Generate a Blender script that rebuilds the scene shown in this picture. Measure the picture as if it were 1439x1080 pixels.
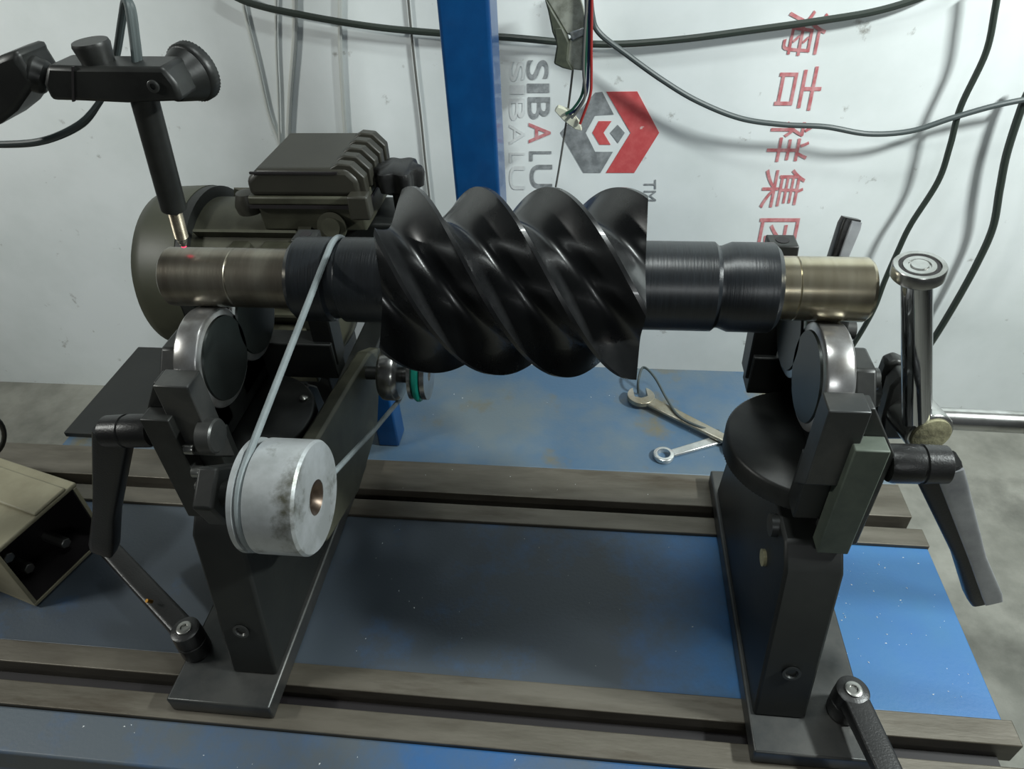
import bpy, bmesh, math, random
from mathutils import Vector, Matrix
random.seed(7)
PI = math.pi
for o in list(bpy.data.objects):
    bpy.data.objects.remove(o, do_unlink=True)
SC = bpy.context.scene
COL = SC.collection

# ------------------------------------------------------------------ camera
# metres; z = 0 is the top of the machine bed, rotor axis along X at y = 0, z = ZA
ZA = 0.56
FPX, IW, IH = 982.2, 1439.0, 1080.0
PITCH, ROLL, YAW = 0.6845, 0.0530, -0.1387
fw = Vector((math.sin(YAW)*math.cos(PITCH), math.cos(YAW)*math.cos(PITCH), -math.sin(PITCH)))
rt = Vector((math.cos(YAW), -math.sin(YAW), 0))
dn = fw.cross(rt)
rt, dn = math.cos(ROLL)*rt + math.sin(ROLL)*dn, -math.sin(ROLL)*rt + math.cos(ROLL)*dn
CAM = Vector((0.0860, -0.6615, 0.9604))
cd = bpy.data.cameras.new('camera')
cam = bpy.data.objects.new('camera', cd)
COL.objects.link(cam)
up = -dn
cam.matrix_world = Matrix(((rt.x, up.x, -fw.x, CAM.x), (rt.y, up.y, -fw.y, CAM.y), (rt.z, up.z, -fw.z, CAM.z), (0, 0, 0, 1)))
cd.sensor_fit = 'HORIZONTAL'
cd.sensor_width = 36.0
cd.lens = FPX/IW*36.0
cd.clip_start = 0.02
SC.camera = cam

def P(px, py, axis, val):
    """photo pixel -> point on the plane <axis> = val"""
    r = rt*((px-IW/2)/FPX) + dn*((py-IH/2)/FPX) + fw
    t = (val-CAM[axis])/r[axis]
    return CAM + r*t

# ------------------------------------------------------------------ light
w = bpy.data.worlds.new('workshop_air')
SC.world = w
w.use_nodes = True
w.node_tree.nodes['Background'].inputs[0].default_value = (0.80, 0.90, 1.0, 1)
w.node_tree.nodes['Background'].inputs[1].default_value = 0.022
def area(name, loc, target, sx, sy, watt, col=(1, 1, 1)):
    d = bpy.data.lights.new(name, 'AREA')
    d.shape = 'RECTANGLE'; d.size = sx; d.size_y = sy; d.energy = watt; d.color = col
    o = bpy.data.objects.new(name, d); COL.objects.link(o)
    o.location = loc
    o.rotation_euler = (Vector(target)-Vector(loc)).to_track_quat('-Z', 'Y').to_euler()
    return o
area('ceiling_tube_light', (0.10, 0.00, 2.10), (0.12, 0.05, 0.0), 0.50, 0.08, 9, (0.93, 1.0, 0.98))
area('ceiling_tube_light', (1.50, -0.12, 1.50), (0.2, 0.3, 0.2), 0.30, 0.08, 40, (0.93, 1.0, 0.98))
area('wall_tube_light', (-1.95, -0.45, 1.45), (-0.35, 0.85, 0.40), 0.30, 0.08, 17, (0.98, 1.0, 0.95))
area('added_highlight_light', (0.45, -2.1, 1.45), (0.1, 0.0, 0.5), 0.70, 0.10, 5, (0.95, 1.0, 1.0))  # added lamp, gives streak highlights on the rotor and chrome
SC.view_settings.view_transform = 'Standard'
SC.view_settings.look = 'None'
SC.view_settings.exposure = 0.1
SC.view_settings.gamma = 1.0
SC.view_settings.use_curve_mapping = False

# ------------------------------------------------------------------ materials
def srgb(r, g, b):
    f = lambda c: (c/255/12.92) if c/255 <= 0.04045 else ((c/255+0.055)/1.055)**2.4
    return (f(r), f(g), f(b), 1)
def mat(name, c1, c2=None, rough=0.5, metal=0.0, scale=12.0, lo=0.4, hi=0.65, bump=0.0, bscale=120.0,
        stretch=(1, 1, 1), rough2=None, c3=None, s3=5.0, lo3=0.6, hi3=0.72, spec=0.5, coat=0.0, aniso_dir=None):
    m = bpy.data.materials.new(name); m.use_nodes = True
    nt = m.node_tree; N = nt.nodes; L = nt.links
    b = N['Principled BSDF']
    b.inputs['Base Color'].default_value = c1
    b.inputs['Roughness'].default_value = rough
    b.inputs['Metallic'].default_value = metal
    b.inputs['Specular IOR Level'].default_value = spec
    b.inputs['Coat Weight'].default_value = coat
    tc = N.new('ShaderNodeTexCoord'); mp = N.new('ShaderNodeMapping')
    mp.inputs['Scale'].default_value = stretch
    L.new(tc.outputs['Object'], mp.inputs['Vector'])
    col = None
    def ramp(sc, lo_, hi_, det=6):
        n = N.new('ShaderNodeTexNoise'); n.inputs['Scale'].default_value = sc; n.inputs['Detail'].default_value = det
        n.inputs['Roughness'].default_value = 0.62
        L.new(mp.outputs[0], n.inputs['Vector'])
        r = N.new('ShaderNodeMapRange'); r.inputs['From Min'].default_value = lo_; r.inputs['From Max'].default_value = hi_
        L.new(n.outputs['Fac'], r.inputs['Value'])
        return r.outputs['Result']
    if c2 is not None:
        f = ramp(scale, lo, hi)
        x = N.new('ShaderNodeMix'); x.data_type = 'RGBA'
        L.new(f, x.inputs['Factor']); x.inputs['A'].default_value = c1; x.inputs['B'].default_value = c2
        col = x.outputs['Result']
        if rough2 is not None:
            y = N.new('ShaderNodeMapRange'); y.inputs['To Min'].default_value = rough; y.inputs['To Max'].default_value = rough2
            L.new(f, y.inputs['Value']); L.new(y.outputs['Result'], b.inputs['Roughness'])
    if c3 is not None:
        f = ramp(s3, lo3, hi3, 8)
        x = N.new('ShaderNodeMix'); x.data_type = 'RGBA'
        L.new(f, x.inputs['Factor']); x.inputs['B'].default_value = c3
        if col: L.new(col, x.inputs['A'])
        else: x.inputs['A'].default_value = c1
        col = x.outputs['Result']
    if col: L.new(col, b.inputs['Base Color'])
    if bump > 0:
        n = N.new('ShaderNodeTexNoise'); n.inputs['Scale'].default_value = bscale; n.inputs['Detail'].default_value = 4
        L.new(mp.outputs[0], n.inputs['Vector'])
        bp = N.new('ShaderNodeBump'); bp.inputs['Strength'].default_value = bump; bp.inputs['Distance'].default_value = 0.002
        L.new(n.outputs['Fac'], bp.inputs['Height']); L.new(bp.outputs[0], b.inputs['Normal'])
    return m
M = {}
M['wall'] = mat('wall_white_film', srgb(226, 231, 231), srgb(214, 220, 219), 0.7, scale=3, c3=srgb(150, 150, 145), s3=22, lo3=0.665, hi3=0.76)
M['floor'] = mat('floor_concrete', srgb(150, 149, 140), srgb(112, 112, 104), 0.85, scale=7, lo=0.35, hi=0.7, bump=0.4, bscale=60, c3=srgb(80, 80, 74), s3=3.2, lo3=0.55, hi3=0.75)
M['blue'] = mat('bed_blue_paint', srgb(52, 106, 160), srgb(64, 112, 154), 0.42, scale=9, c3=srgb(112, 120, 118), s3=6.5, lo3=0.55, hi3=0.75, bump=0.12, bscale=220)
M['blue_dusty'] = mat('bed_blue_paint_dusty', srgb(70, 98, 124), srgb(98, 110, 116), 0.5, scale=4, lo=0.36, hi=0.6, c3=srgb(104, 100, 82), s3=6.5, lo3=0.56, hi3=0.68, bump=0.15, bscale=200)
def dusty(name, base, dust, x0, x1, thr):
    # blue paint under grey workshop dust; the dust lies thicker towards x0
    m = mat(name, base, (base[0]*1.15, base[1]*1.08, base[2]*0.95, 1), 0.45, scale=9, bump=0.12, bscale=220)
    nt = m.node_tree; N = nt.nodes; L = nt.links; b = N['Principled BSDF']
    src = b.inputs['Base Color'].links[0].from_socket
    tc = N.new('ShaderNodeTexCoord'); sp = N.new('ShaderNodeSeparateXYZ'); L.new(tc.outputs['Object'], sp.inputs[0])
    g = N.new('ShaderNodeMapRange'); g.inputs['From Min'].default_value = x0; g.inputs['From Max'].default_value = x1
    g.inputs['To Min'].default_value = 0.34; g.inputs['To Max'].default_value = -0.16
    L.new(sp.outputs['X'], g.inputs['Value'])
    n = N.new('ShaderNodeTexNoise'); n.inputs['Scale'].default_value = 4.5; n.inputs['Detail'].default_value = 9; n.inputs['Roughness'].default_value = 0.68
    L.new(tc.outputs['Object'], n.inputs['Vector'])
    a = N.new('ShaderNodeMath'); a.operation = 'ADD'; L.new(n.outputs['Fac'], a.inputs[0]); L.new(g.outputs['Result'], a.inputs[1])
    r = N.new('ShaderNodeMapRange'); r.inputs['From Min'].default_value = thr-0.16; r.inputs['From Max'].default_value = thr+0.16; r.inputs['To Max'].default_value = 0.88
    L.new(a.outputs[0], r.inputs['Value'])
    x = N.new('ShaderNodeMix'); x.data_type = 'RGBA'; L.new(r.outputs['Result'], x.inputs['Factor']); L.new(src, x.inputs['A']); x.inputs['B'].default_value = dust
    L.new(x.outputs['Result'], b.inputs['Base Color'])
    return m
M['blue_front'] = dusty('bed_blue_paint_front', srgb(44, 92, 142), srgb(84, 88, 88), -0.2, 1.6, 0.74)
M['blue_mid'] = dusty('bed_blue_paint_grime_shade', srgb(52, 106, 160), srgb(72, 74, 72), 0.35, 0.80, 0.62)  # grey dust whose dark tone also stands in for shade on the middle
M['blue_post'] = mat('post_blue_paint', srgb(4, 60, 110), srgb(7, 68, 120), 0.32, scale=20, bump=0.05, bscale=160, coat=0.2)
M['steel_bar'] = mat('rail_steel_greasy', srgb(108, 103, 93), srgb(80, 75, 65), 0.45, metal=0.35, scale=10, stretch=(0.35, 2, 1), c3=srgb(70, 62, 50), s3=9, lo3=0.58, hi3=0.72, bump=0.1, bscale=150)
M['black_ox'] = mat('black_oxide_steel', srgb(30, 31, 30), srgb(44, 45, 43), 0.42, metal=0.25, scale=18, bump=0.05, bscale=180)
M['black_paint'] = mat('black_enamel', srgb(22, 24, 23), srgb(30, 32, 30), 0.5, scale=9, bump=0.08, bscale=90)
M['grey_steel'] = mat('dark_ground_steel', srgb(64, 66, 66), srgb(82, 82, 80), 0.38, metal=0.6, scale=14, bump=0.05, bscale=200)
M['green_grey'] = mat('plate_greygreen', srgb(88, 96, 86), srgb(72, 80, 72), 0.55, metal=0.2, scale=20)
M['lever_black'] = mat('lever_black_plastic', srgb(22, 22, 22), srgb(30, 30, 30), 0.36, scale=20, bump=0.15, bscale=420)
M['lever_silver'] = mat('lever_pale_silver', srgb(168, 170, 172), srgb(138, 140, 144), 0.32, metal=0.25, scale=16)
M['chrome'] = mat('chrome', srgb(205, 207, 210), None, 0.09, metal=1.0)
M['chrome_dull'] = mat('chrome_worn', srgb(190, 190, 188), srgb(150, 150, 146), 0.24, metal=0.95, scale=30)
M['cast_rough'] = mat('sawn_cast_face', srgb(156, 152, 122), srgb(120, 116, 92), 0.6, metal=0.35, scale=60, bump=0.5, bscale=160)
M['journal'] = mat('journal_ground_steel', srgb(150, 145, 132), srgb(118, 110, 98), 0.30, metal=0.85, scale=9, lo=0.35, hi=0.7, stretch=(5, 0.6, 0.6), c3=srgb(66, 52, 40), s3=14, lo3=0.66, hi3=0.76, bump=0.05, bscale=90)
M['journal_bright'] = mat('journal_bright_steel', srgb(190, 182, 160), srgb(150, 140, 116), 0.24, metal=0.9, scale=8, lo=0.35, hi=0.7, stretch=(6, 0.6, 0.6), c3=srgb(96, 80, 60), s3=10, lo3=0.66, hi3=0.78)
M['rotor'] = mat('rotor_black_coating', srgb(17, 18, 19), srgb(25, 26, 27), 0.26, scale=14, spec=0.6, coat=0.25, rough2=0.34)
M['collar'] = mat('collar_black_turned', srgb(27, 31, 35), srgb(20, 23, 26), 0.34, scale=40, stretch=(9, 0.4, 0.4), spec=0.6, bump=0.12, bscale=60)
M['roller_rim'] = mat('roller_rim_steel', srgb(196, 196, 196), srgb(165, 162, 158), 0.28, metal=0.85, scale=30)
M['roller_face'] = mat('roller_face_dark', srgb(50, 54, 52), srgb(38, 42, 40), 0.32, metal=0.55, scale=12)
M['alu'] = mat('pulley_aluminium', srgb(196, 200, 202), srgb(168, 172, 172), 0.42, metal=0.55, scale=20, c3=srgb(96, 96, 84), s3=22, lo3=0.56, hi3=0.70)
M['alu_face'] = mat('pulley_face_aluminium', srgb(190, 199, 198), srgb(174, 184, 180), 0.45, metal=0.45, scale=10)
M['bore'] = mat('pulley_bore_bronze', srgb(92, 78, 66), srgb(60, 52, 46), 0.35, metal=0.7, scale=30)
M['belt'] = mat('grey_round_belt', srgb(128, 136, 138), srgb(112, 120, 122), 0.4, scale=30)
M['belt_dark'] = mat('belt_groove_dark', srgb(40, 44, 46), None, 0.5)
M['green_belt'] = mat('green_round_belt', srgb(26, 158, 138), srgb(20, 140, 122), 0.4, scale=30)
M['motor'] = mat('motor_olive_paint', srgb(62, 63, 50), srgb(52, 53, 41), 0.5, scale=6, bump=0.06, bscale=80)
M['motor_body'] = mat('motor_casting_grey', srgb(76, 76, 63), srgb(54, 54, 43), 0.5, metal=0.2, scale=11)
M['motor_lid'] = mat('terminal_lid_dark', srgb(50, 49, 42), srgb(44, 43, 37), 0.42, scale=10)
M['cable_dark'] = mat('cable_black_green', srgb(42, 50, 44), None, 0.45)
M['cable_grey'] = mat('cable_grey', srgb(66, 74, 74), None, 0.45)
M['wire_pale'] = mat('wire_pale', srgb(200, 203, 198), None, 0.5)
M['wire_thin'] = mat('wire_thin_grey', srgb(110, 110, 106), None, 0.4, metal=0.3)
M['connector'] = mat('connector_shell', srgb(168, 170, 158), srgb(120, 122, 110), 0.4, metal=0.25, scale=40)
M['conn_dark'] = mat('connector_dark', srgb(78, 82, 68), srgb(60, 64, 54), 0.5, scale=40)
M['white_plastic'] = mat('white_plastic', srgb(206, 206, 186), None, 0.5)
M['red'] = mat('wire_red', srgb(150, 44, 40), None, 0.45)
M['navy'] = mat('wire_navy', srgb(28, 42, 78), None, 0.45)
M['green_wire'] = mat('wire_green', srgb(30, 74, 58), None, 0.45)
M['brass'] = mat('brass', srgb(176, 130, 60), None, 0.35, metal=0.9)
M['screw_steel'] = mat('screw_steel', srgb(150, 150, 146), None, 0.3, metal=0.9)
M['thread'] = mat('probe_thread_nickel', srgb(140, 132, 116), srgb(104, 96, 82), 0.35, metal=0.85, scale=40)
M['laser'] = bpy.data.materials.new('laser_spot'); M['laser'].use_nodes = True
_b = M['laser'].node_tree.nodes['Principled BSDF']
_b.inputs['Base Color'].default_value = srgb(235, 60, 90); _b.inputs['Emission Color'].default_value = srgb(255, 60, 100); _b.inputs['Emission Strength'].default_value = 1.6
M['cream'] = mat('cream_box_paint', srgb(150, 145, 122), srgb(128, 122, 100), 0.55, scale=8, c3=srgb(110, 74, 54), s3=5, lo3=0.66, hi3=0.78)
M['interior'] = mat('dark_seams_and_shade', srgb(26, 22, 24), None, 0.6)  # near-black for seams and holes, also for painted shade in recesses
M['wrench'] = mat('wrench_chrome_dirty', srgb(186, 184, 172), srgb(150, 142, 122), 0.32, metal=0.75, scale=14)
M['wrench_bright'] = mat('wrench_chrome', srgb(215, 217, 214), srgb(180, 182, 180), 0.25, metal=0.8, scale=14)
M['flake'] = mat('metal_shavings', srgb(240, 243, 243), None, 0.4)
M['print_grey'] = mat('print_grey', srgb(120, 124, 126), srgb(160, 164, 166), 0.6, scale=60)
M['ghost_tint'] = mat('ghost_tint_grey', srgb(205, 209, 209), srgb(216, 220, 220), 0.65, scale=60)
M['print_red'] = mat('print_red', srgb(196, 78, 80), srgb(206, 96, 96), 0.6, scale=40, c3=srgb(222, 190, 186), s3=26, lo3=0.68, hi3=0.72)
M['print_red2'] = mat('print_red_worn', srgb(186, 104, 108), srgb(206, 150, 152), 0.6, scale=50)
M['print_black'] = mat('print_charcoal', srgb(112, 116, 118), srgb(150, 154, 156), 0.6, scale=34)

# ------------------------------------------------------------------ mesh helpers
def nb(): return bmesh.new()
def box(bm, x0, x1, y0, y1, z0, z1, mtx=None):
    r = bmesh.ops.create_cube(bm, size=1.0)
    m = Matrix.Translation(((x0+x1)/2, (y0+y1)/2, (z0+z1)/2)) @ Matrix.Diagonal((abs(x1-x0), abs(y1-y0), abs(z1-z0), 1))
    bmesh.ops.transform(bm, matrix=(mtx @ m) if mtx else m, verts=r['verts'])
    return bm
def frame(p, axis):
    a = Vector(axis).normalized()
    return Matrix.Translation(Vector(p)) @ a.to_track_quat('Z', 'Y').to_matrix().to_4x4()
def cyl(bm, p0, p1, r0, r1=None, n=32):
    p0 = Vector(p0); p1 = Vector(p1); d = p1-p0
    r = bmesh.ops.create_cone(bm, cap_ends=True, segments=n, radius1=r0, radius2=r0 if r1 is None else r1, depth=d.length)
    bmesh.ops.transform(bm, matrix=frame((p0+p1)/2, d), verts=r['verts'])
    return bm
def lathe(bm, prof, p, axis, n=48, rmod=None):
    F = frame(p, axis); rings = []
    for (h, r) in prof:
        if r < 1e-6: rings.append([bm.verts.new(F @ Vector((0, 0, h)))])
        else: rings.append([bm.verts.new(F @ Vector((r*math.cos(2*PI*i/n), r*math.sin(2*PI*i/n), h))) for i in range(n)])
    for a, b in zip(rings, rings[1:]):
        for i in range(n):
            j = (i+1) % n
            if len(a) == 1 and len(b) == 1: continue
            if len(a) == 1: bm.faces.new((a[0], b[j], b[i]))
            elif len(b) == 1: bm.faces.new((a[i], a[j], b[0]))
            else: bm.faces.new((a[i], a[j], b[j], b[i]))
    bmesh.ops.recalc_face_normals(bm, faces=bm.faces[:])
    return bm
def prism(bm, pts, vec):
    vec = Vector(vec)
    a = [bm.verts.new(Vector(p)) for p in pts]; b = [bm.verts.new(Vector(p)+vec) for p in pts]
    n = len(pts)
    fs = [bm.faces.new(a), bm.faces.new(b[::-1])]
    for i in range(n): fs.append(bm.faces.new((a[i], b[i], b[(i+1) % n], a[(i+1) % n])))
    bmesh.ops.recalc_face_normals(bm, faces=fs)
    return bm
def spline(pts, k=8, closed=False):
    pts = [Vector(p) for p in pts]; n = len(pts); out = []
    for i in range(n if closed else n-1):
        g = (lambda q: pts[q % n]) if closed else (lambda q: pts[max(0, min(n-1, q))])
        p0, p1, p2, p3 = g(i-1), g(i), g(i+1), g(i+2)
        for j in range(k):
            t = j/k
            out.append(0.5*((2*p1)+(p2-p0)*t+(2*p0-5*p1+4*p2-p3)*t*t+(3*p1-p0-3*p2+p3)*t*t*t))
    if not closed: out.append(pts[-1])
    return out
def tube(bm, pts, r, n=10, closed=False):
    pts = [Vector(p) for p in pts]; m = len(pts); rings = []; prev = None
    for i, p in enumerate(pts):
        t = (pts[(i+1) % m]-pts[i-1]) if closed else (pts[min(i+1, m-1)]-pts[max(i-1, 0)])
        t.normalize()
        if prev is None:
            prev = Vector((0, 0, 1)) if abs(t.z) < 0.9 else Vector((1, 0, 0))
        u = (prev - t*prev.dot(t)).normalized(); v = t.cross(u); prev = u
        rr = r[i] if isinstance(r, (list, tuple)) else r
        rings.append([bm.verts.new(p + u*rr*math.cos(2*PI*k/n) + v*rr*math.sin(2*PI*k/n)) for k in range(n)])
    for i in range(m if closed else m-1):
        a, b = rings[i], rings[(i+1) % m]
        if closed and i == m-1:   # align the seam
            best = min(range(n), key=lambda s: (b[s].co-a[0].co).length); b = b[best:]+b[:best]
        for k in range(n): bm.faces.new((a[k], a[(k+1) % n], b[(k+1) % n], b[k]))
    if not closed:
        bm.faces.new(rings[0][::-1]); bm.faces.new(rings[-1])
    bmesh.ops.recalc_face_normals(bm, faces=bm.faces[:])
    return bm
def root(name, loc, label, cat, group=None):
    o = bpy.data.objects.new(name, None); COL.objects.link(o); o.location = loc
    o.empty_display_size = 0.05
    o['label'] = label; o['category'] = cat
    if group: o['group'] = group
    return o
def wloc(o):
    v = Vector(o.location)
    while o.parent: o = o.parent; v += Vector(o.location)
    return v
def obj(name, bm, m, parent=None, bev=0.0, seg=2, ang=35, label=None, cat=None, group=None, kind=None, base=None):
    """world-space bmesh -> one mesh object; parented meshes take their parent's origin"""
    org = wloc(parent) if parent else Vector(base or (0, 0, 0))
    bmesh.ops.translate(bm, verts=bm.verts[:], vec=-org)
    me = bpy.data.meshes.new(name); bm.to_mesh(me); bm.free()
    for p in me.polygons: p.use_smooth = True
    me.set_sharp_from_angle(angle=math.radians(ang))
    me.materials.append(M[m] if isinstance(m, str) else m)
    o = bpy.data.objects.new(name, me); COL.objects.link(o)
    if parent: o.parent = parent
    else: o.location = org
    if bev > 0:
        b = o.modifiers.new('bevel', 'BEVEL'); b.width = bev; b.segments = seg; b.limit_method = 'ANGLE'; b.angle_limit = math.radians(40); b.harden_normals = False
    if label: o['label'] = label
    if cat: o['category'] = cat
    if group: o['group'] = group
    if kind: o['kind'] = kind
    return o

# ------------------------------------------------------------------ the room
ZF = -0.38      # floor
YW = 0.89       # wall face
obj('floor', box(nb(), -3.5, 3.5, -3.5, YW+0.1, ZF-0.1, ZF), 'floor', kind='structure')
wall = obj('wall_back', box(nb(), -3.5, 3.5, YW, YW+0.1, ZF, 2.6), 'wall', kind='structure')

# printing on the wall film: turned a quarter clockwise, read downwards
def text_mesh(s, size_h, bold=0.0):
    c = bpy.data.curves.new('txt', 'FONT'); c.body = s; c.size = 1.0; c.offset = bold; c.align_x = 'LEFT'
    o = bpy.data.objects.new('txt', c); COL.objects.link(o)
    dg = bpy.context.evaluated_depsgraph_get(); dg.update()
    me = bpy.data.meshes.new_from_object(o.evaluated_get(dg))
    bpy.data.objects.remove(o)
    return me
def wall_text(name, s, px_top, px_bot, m, label, cat, bold=0.0, off=0.0015, group=None):
    """px_top/px_bot: (x_left, x_right, y) of the first and last edge of the run"""
    me = text_mesh(s, 1, bold)
    xs = [v.co.x for v in me.vertices]; ys = [v.co.y for v in me.vertices]
    x0, x1, y0, y1 = min(xs), max(xs), min(ys), max(ys)
    a = P(px_top[0], px_top[2], 1, YW); b = P(px_top[1], px_top[2], 1, YW)
    c = P(px_bot[0], px_bot[2], 1, YW); d = P(px_bot[1], px_bot[2], 1, YW)
    base = (a+b+c+d)/4
    for v in me.vertices:
        t = (v.co.x-x0)/(x1-x0); u = (v.co.y-y0)/(y1-y0)     # t runs down the wall, u (letter top) to the right
        L_ = a.lerp(c, t); R_ = b.lerp(d, t)
        p = L_.lerp(R_, u); p.y = YW-off
        v.co = p-base
    me.materials.append(M[m])
    o = bpy.data.objects.new(name, me); COL.objects.link(o); o.location = base
    if label: o['label'] = label; o['category'] = cat
    if group: o['group'] = group
    return o
sib = root('printed_brand_name', P(757, 175, 1, YW), 'grey sideways lettering SIBALU with red A printed on white wall', 'lettering')
def sub(o, parent):
    o.parent = parent; o.location = Vector(o.location)-Vector(parent.location); return o
ly = [(84, 112), (117, 130), (136, 167), (172, 201), (212, 226), (231, 264)]
for i, ch in enumerate('SIBALU'):
    sh = i*1.0
    sub(wall_text('letter', ch, (740+sh, 771+sh, ly[i][0]), (740+sh, 771+sh, ly[i][1]), 'print_red2' if ch == 'A' else 'print_grey', None, None, 0.008), sib)
gho = root('painted_brand_ghost', P(725, 175, 1, YW), 'very faint painted ghost image of sideways lettering beside blue post', 'lettering')  # ghost image thrown by the lettering, a light effect put into colour
for i, ch in enumerate('SIBALU'):
    sub(wall_text('letter', ch, (716, 737, ly[i][0]+2), (716, 737, ly[i][1]+2), 'ghost_tint', None, None, 0.0), gho)
cjk = root('printed_chinese_lettering', P(1108, 180, 1, YW), 'worn red sideways Chinese characters running down white wall', 'lettering')
for ch, bx in zip('海吉祥集团', ((1103, 1160, 14, 78), (1092, 1154, 93, 155), (1080, 1138, 170, 227), (1071, 1129, 237, 292), (1063, 1119, 306, 360))):
    x0, x1, y0, y1 = bx; k = 0.2*(y1-y0)/2
    sub(wall_text('character', ch, (x0+k, x1+k, y0), (x0-k, x1-k, y1), 'print_red2', None, None, 0.0), cjk)
wall_text('printed_trademark', 'TM', (905, 922, 252), (905, 922, 282), 'print_grey', 'small grey sideways TM letters printed below emblem', 'lettering', 0.0)
def wall_poly(name, pts, m, parent, off):
    bm = nb()
    q = []
    for (x, y) in pts:
        p = P(700+x/4, y/4, 1, YW); p.y = YW-off; q.append(p)
    prism(bm, q, (0, off-0.0002, 0))
    return obj(name, bm, m, parent)
emb = root('printed_hexagon_emblem', P(861, 186, 1, YW), 'red and grey hexagonal arrow emblem printed on white wall', 'emblem')
wall_poly('red_chevron', [(608, 515), (782, 513), (905, 745), (765, 970), (606, 970), (745, 745)], 'print_red', emb, 0.0012)
wall_poly('grey_half', [(545, 520), (585, 515), (650, 642), (545, 648), (492, 745), (545, 852), (645, 852), (575, 970), (480, 970), (350, 745)], 'print_black', emb, 0.0012)
wall_poly('inner_red_arrow', [(565, 680), (637, 680), (592, 745), (632, 812), (570, 812), (530, 745)], 'print_red', emb, 0.0012)
wall_poly('inner_dark_diamond', [(630, 745), (672, 700), (712, 745), (674, 803)], 'print_black', emb, 0.0012)

# ------------------------------------------------------------------ machine bed
bed = root('machine_bed', (-0.3, 0.1, ZF), 'long blue machine bed with steel slotted rails', 'machine bed')
XR, XL = 0.655, -1.55
obj('bed_body', prism(nb(), [(XL, -0.315, ZF), (XR-0.02, -0.315, ZF), (XR-0.02, 0.57, ZF), (-0.975, 0.57, ZF), (-0.975, 0.255, ZF), (XL, 0.255, ZF)], (0, 0, -0.045-ZF)), 'blue_post', bed)
obj('middle_plate', box(nb(), XL, XR-0.002, -0.160, 0.123, -0.045, -0.005), 'blue_mid', bed, 0.002)
obj('rear_plate', box(nb(), -0.98, XR-0.01, 0.261, 0.58, -0.045, -0.002), 'blue_dusty', bed, 0.003)
obj('front_plate', box(nb(), XL, XR-0.02, -0.320, -0.2575, -0.060, -0.004), 'blue_front', bed, 0.004)
for (y0, y1, xr) in ((0.185, 0.2605, XR-0.008), (0.1235, 0.160, XR), (-0.195, -0.1605, XR+0.008), (-0.257, -0.222, XR+0.008)):
    obj('rail_bar', box(nb(), XL, xr, y0, y1, -0.044, 0.0), 'steel_bar', bed, 0.0015)
for (y0, y1) in ((0.1602, 0.1848), (-0.2218, -0.1952)):
    obj('slot_shade_strip', box(nb(), XL+0.01, XR-0.012, y0, y1, -0.046, -0.034), 'interior', bed)  # dark strip filling the slot, stands in for its deep shade
obj('motor_base_plate', box(nb(), -0.985, -0.36, 0.285, 0.585, -0.002, 0.010), 'black_paint', label='flat black steel plate on blue bed under the motor', cat='plate', bev=0.002)
# the upright blue post behind the rotor
pst = root('upright_post', (-0.13, 0.65, ZF), 'tall blue painted square steel post standing behind black rotor', 'post')
obj('tube', box(nb(), -0.182, -0.094, 0.600, 0.700, ZF, 1.6), 'blue_post', pst, 0.007, 4)
obj('foot_flange', box(nb(), -0.22, -0.06, 0.59, 0.74, ZF, ZF+0.012), 'blue_post', pst, 0.002)

# ------------------------------------------------------------------ rotor
rot = root('screw_rotor', (0, 0, ZA), 'black coated helical screw compressor rotor with bare steel journals', 'rotor')
def screw_body():
    bm = nb(); NX, NL, PER = 150, 5, 80; NT = NL*PER; R0 = 0.102; DEP = 0.036; lead = 0.372
    X0, X1 = -0.128, 0.139
    ph0 = math.radians(121); xr0 = -0.043; LAND = 5
    def rad(k):
        k %= PER
        if k <= LAND: return R0
        v = (k-LAND)/(PER-LAND)
        return R0 - DEP*math.sin(PI*v**0.86)**0.85
    rings = []
    for i in range(NX+1):
        x = X0+(X1-X0)*i/NX
        tw = ph0-(x-xr0)/lead*2*PI
        rings.append([bm.verts.new((x, -rad(k)*math.cos(tw+2*PI*(k-LAND/2)/NT), ZA+rad(k)*math.sin(tw+2*PI*(k-LAND/2)/NT))) for k in range(NT)])
    for a, b in zip(rings, rings[1:]):
        for k in range(NT):
            j = (k+1) % NT
            bm.faces.new((a[k], a[j], b[j], b[k]))
    for ring, x in ((rings[0], X0), (rings[-1], X1)):
        c = bm.verts.new((x, 0, ZA))
        for k in range(NT): bm.faces.new((ring[k], ring[(k+1) % NT], c))
    bmesh.ops.recalc_face_normals(bm, faces=bm.faces[:])
    return bm
obj('screw_lobes', screw_body(), 'rotor', rot, ang=32)
def turned(name, prof, m, n=64):
    return obj(name, lathe(nb(), prof, (0, 0, ZA), (1, 0, 0), n), m, rot, ang=28)
RJ, RC = 0.0338, 0.0475
turned('left_journal', [(-0.398, 0), (-0.398, 0.031), (-0.3955, RJ), (-0.318, RJ), (-0.3168, RJ-0.0012), (-0.3155, RJ), (-0.25, RJ), (-0.24, RJ), (-0.24, 0)], 'journal')
turned('left_collar', [(-0.246, 0), (-0.246, 0.042), (-0.240, RC), (-0.203, RC), (-0.200, RC-0.004), (-0.190, RC-0.004), (-0.187, RC), (-0.127, RC), (-0.127, 0)], 'collar')
turned('right_collar', [(0.138, 0), (0.138, RC), (0.214, RC), (0.2185, RC-0.004), (0.222, RC-0.004), (0.232, RC), (0.274, RC), (0.2795, 0.042), (0.2795, 0)], 'collar')
turned('right_journal', [(0.27, 0), (0.27, RJ), (0.297, RJ), (0.298, RJ-0.001), (0.299, RJ), (0.369, RJ), (0.373, 0.031), (0.373, 0)], 'journal_bright')

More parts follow.
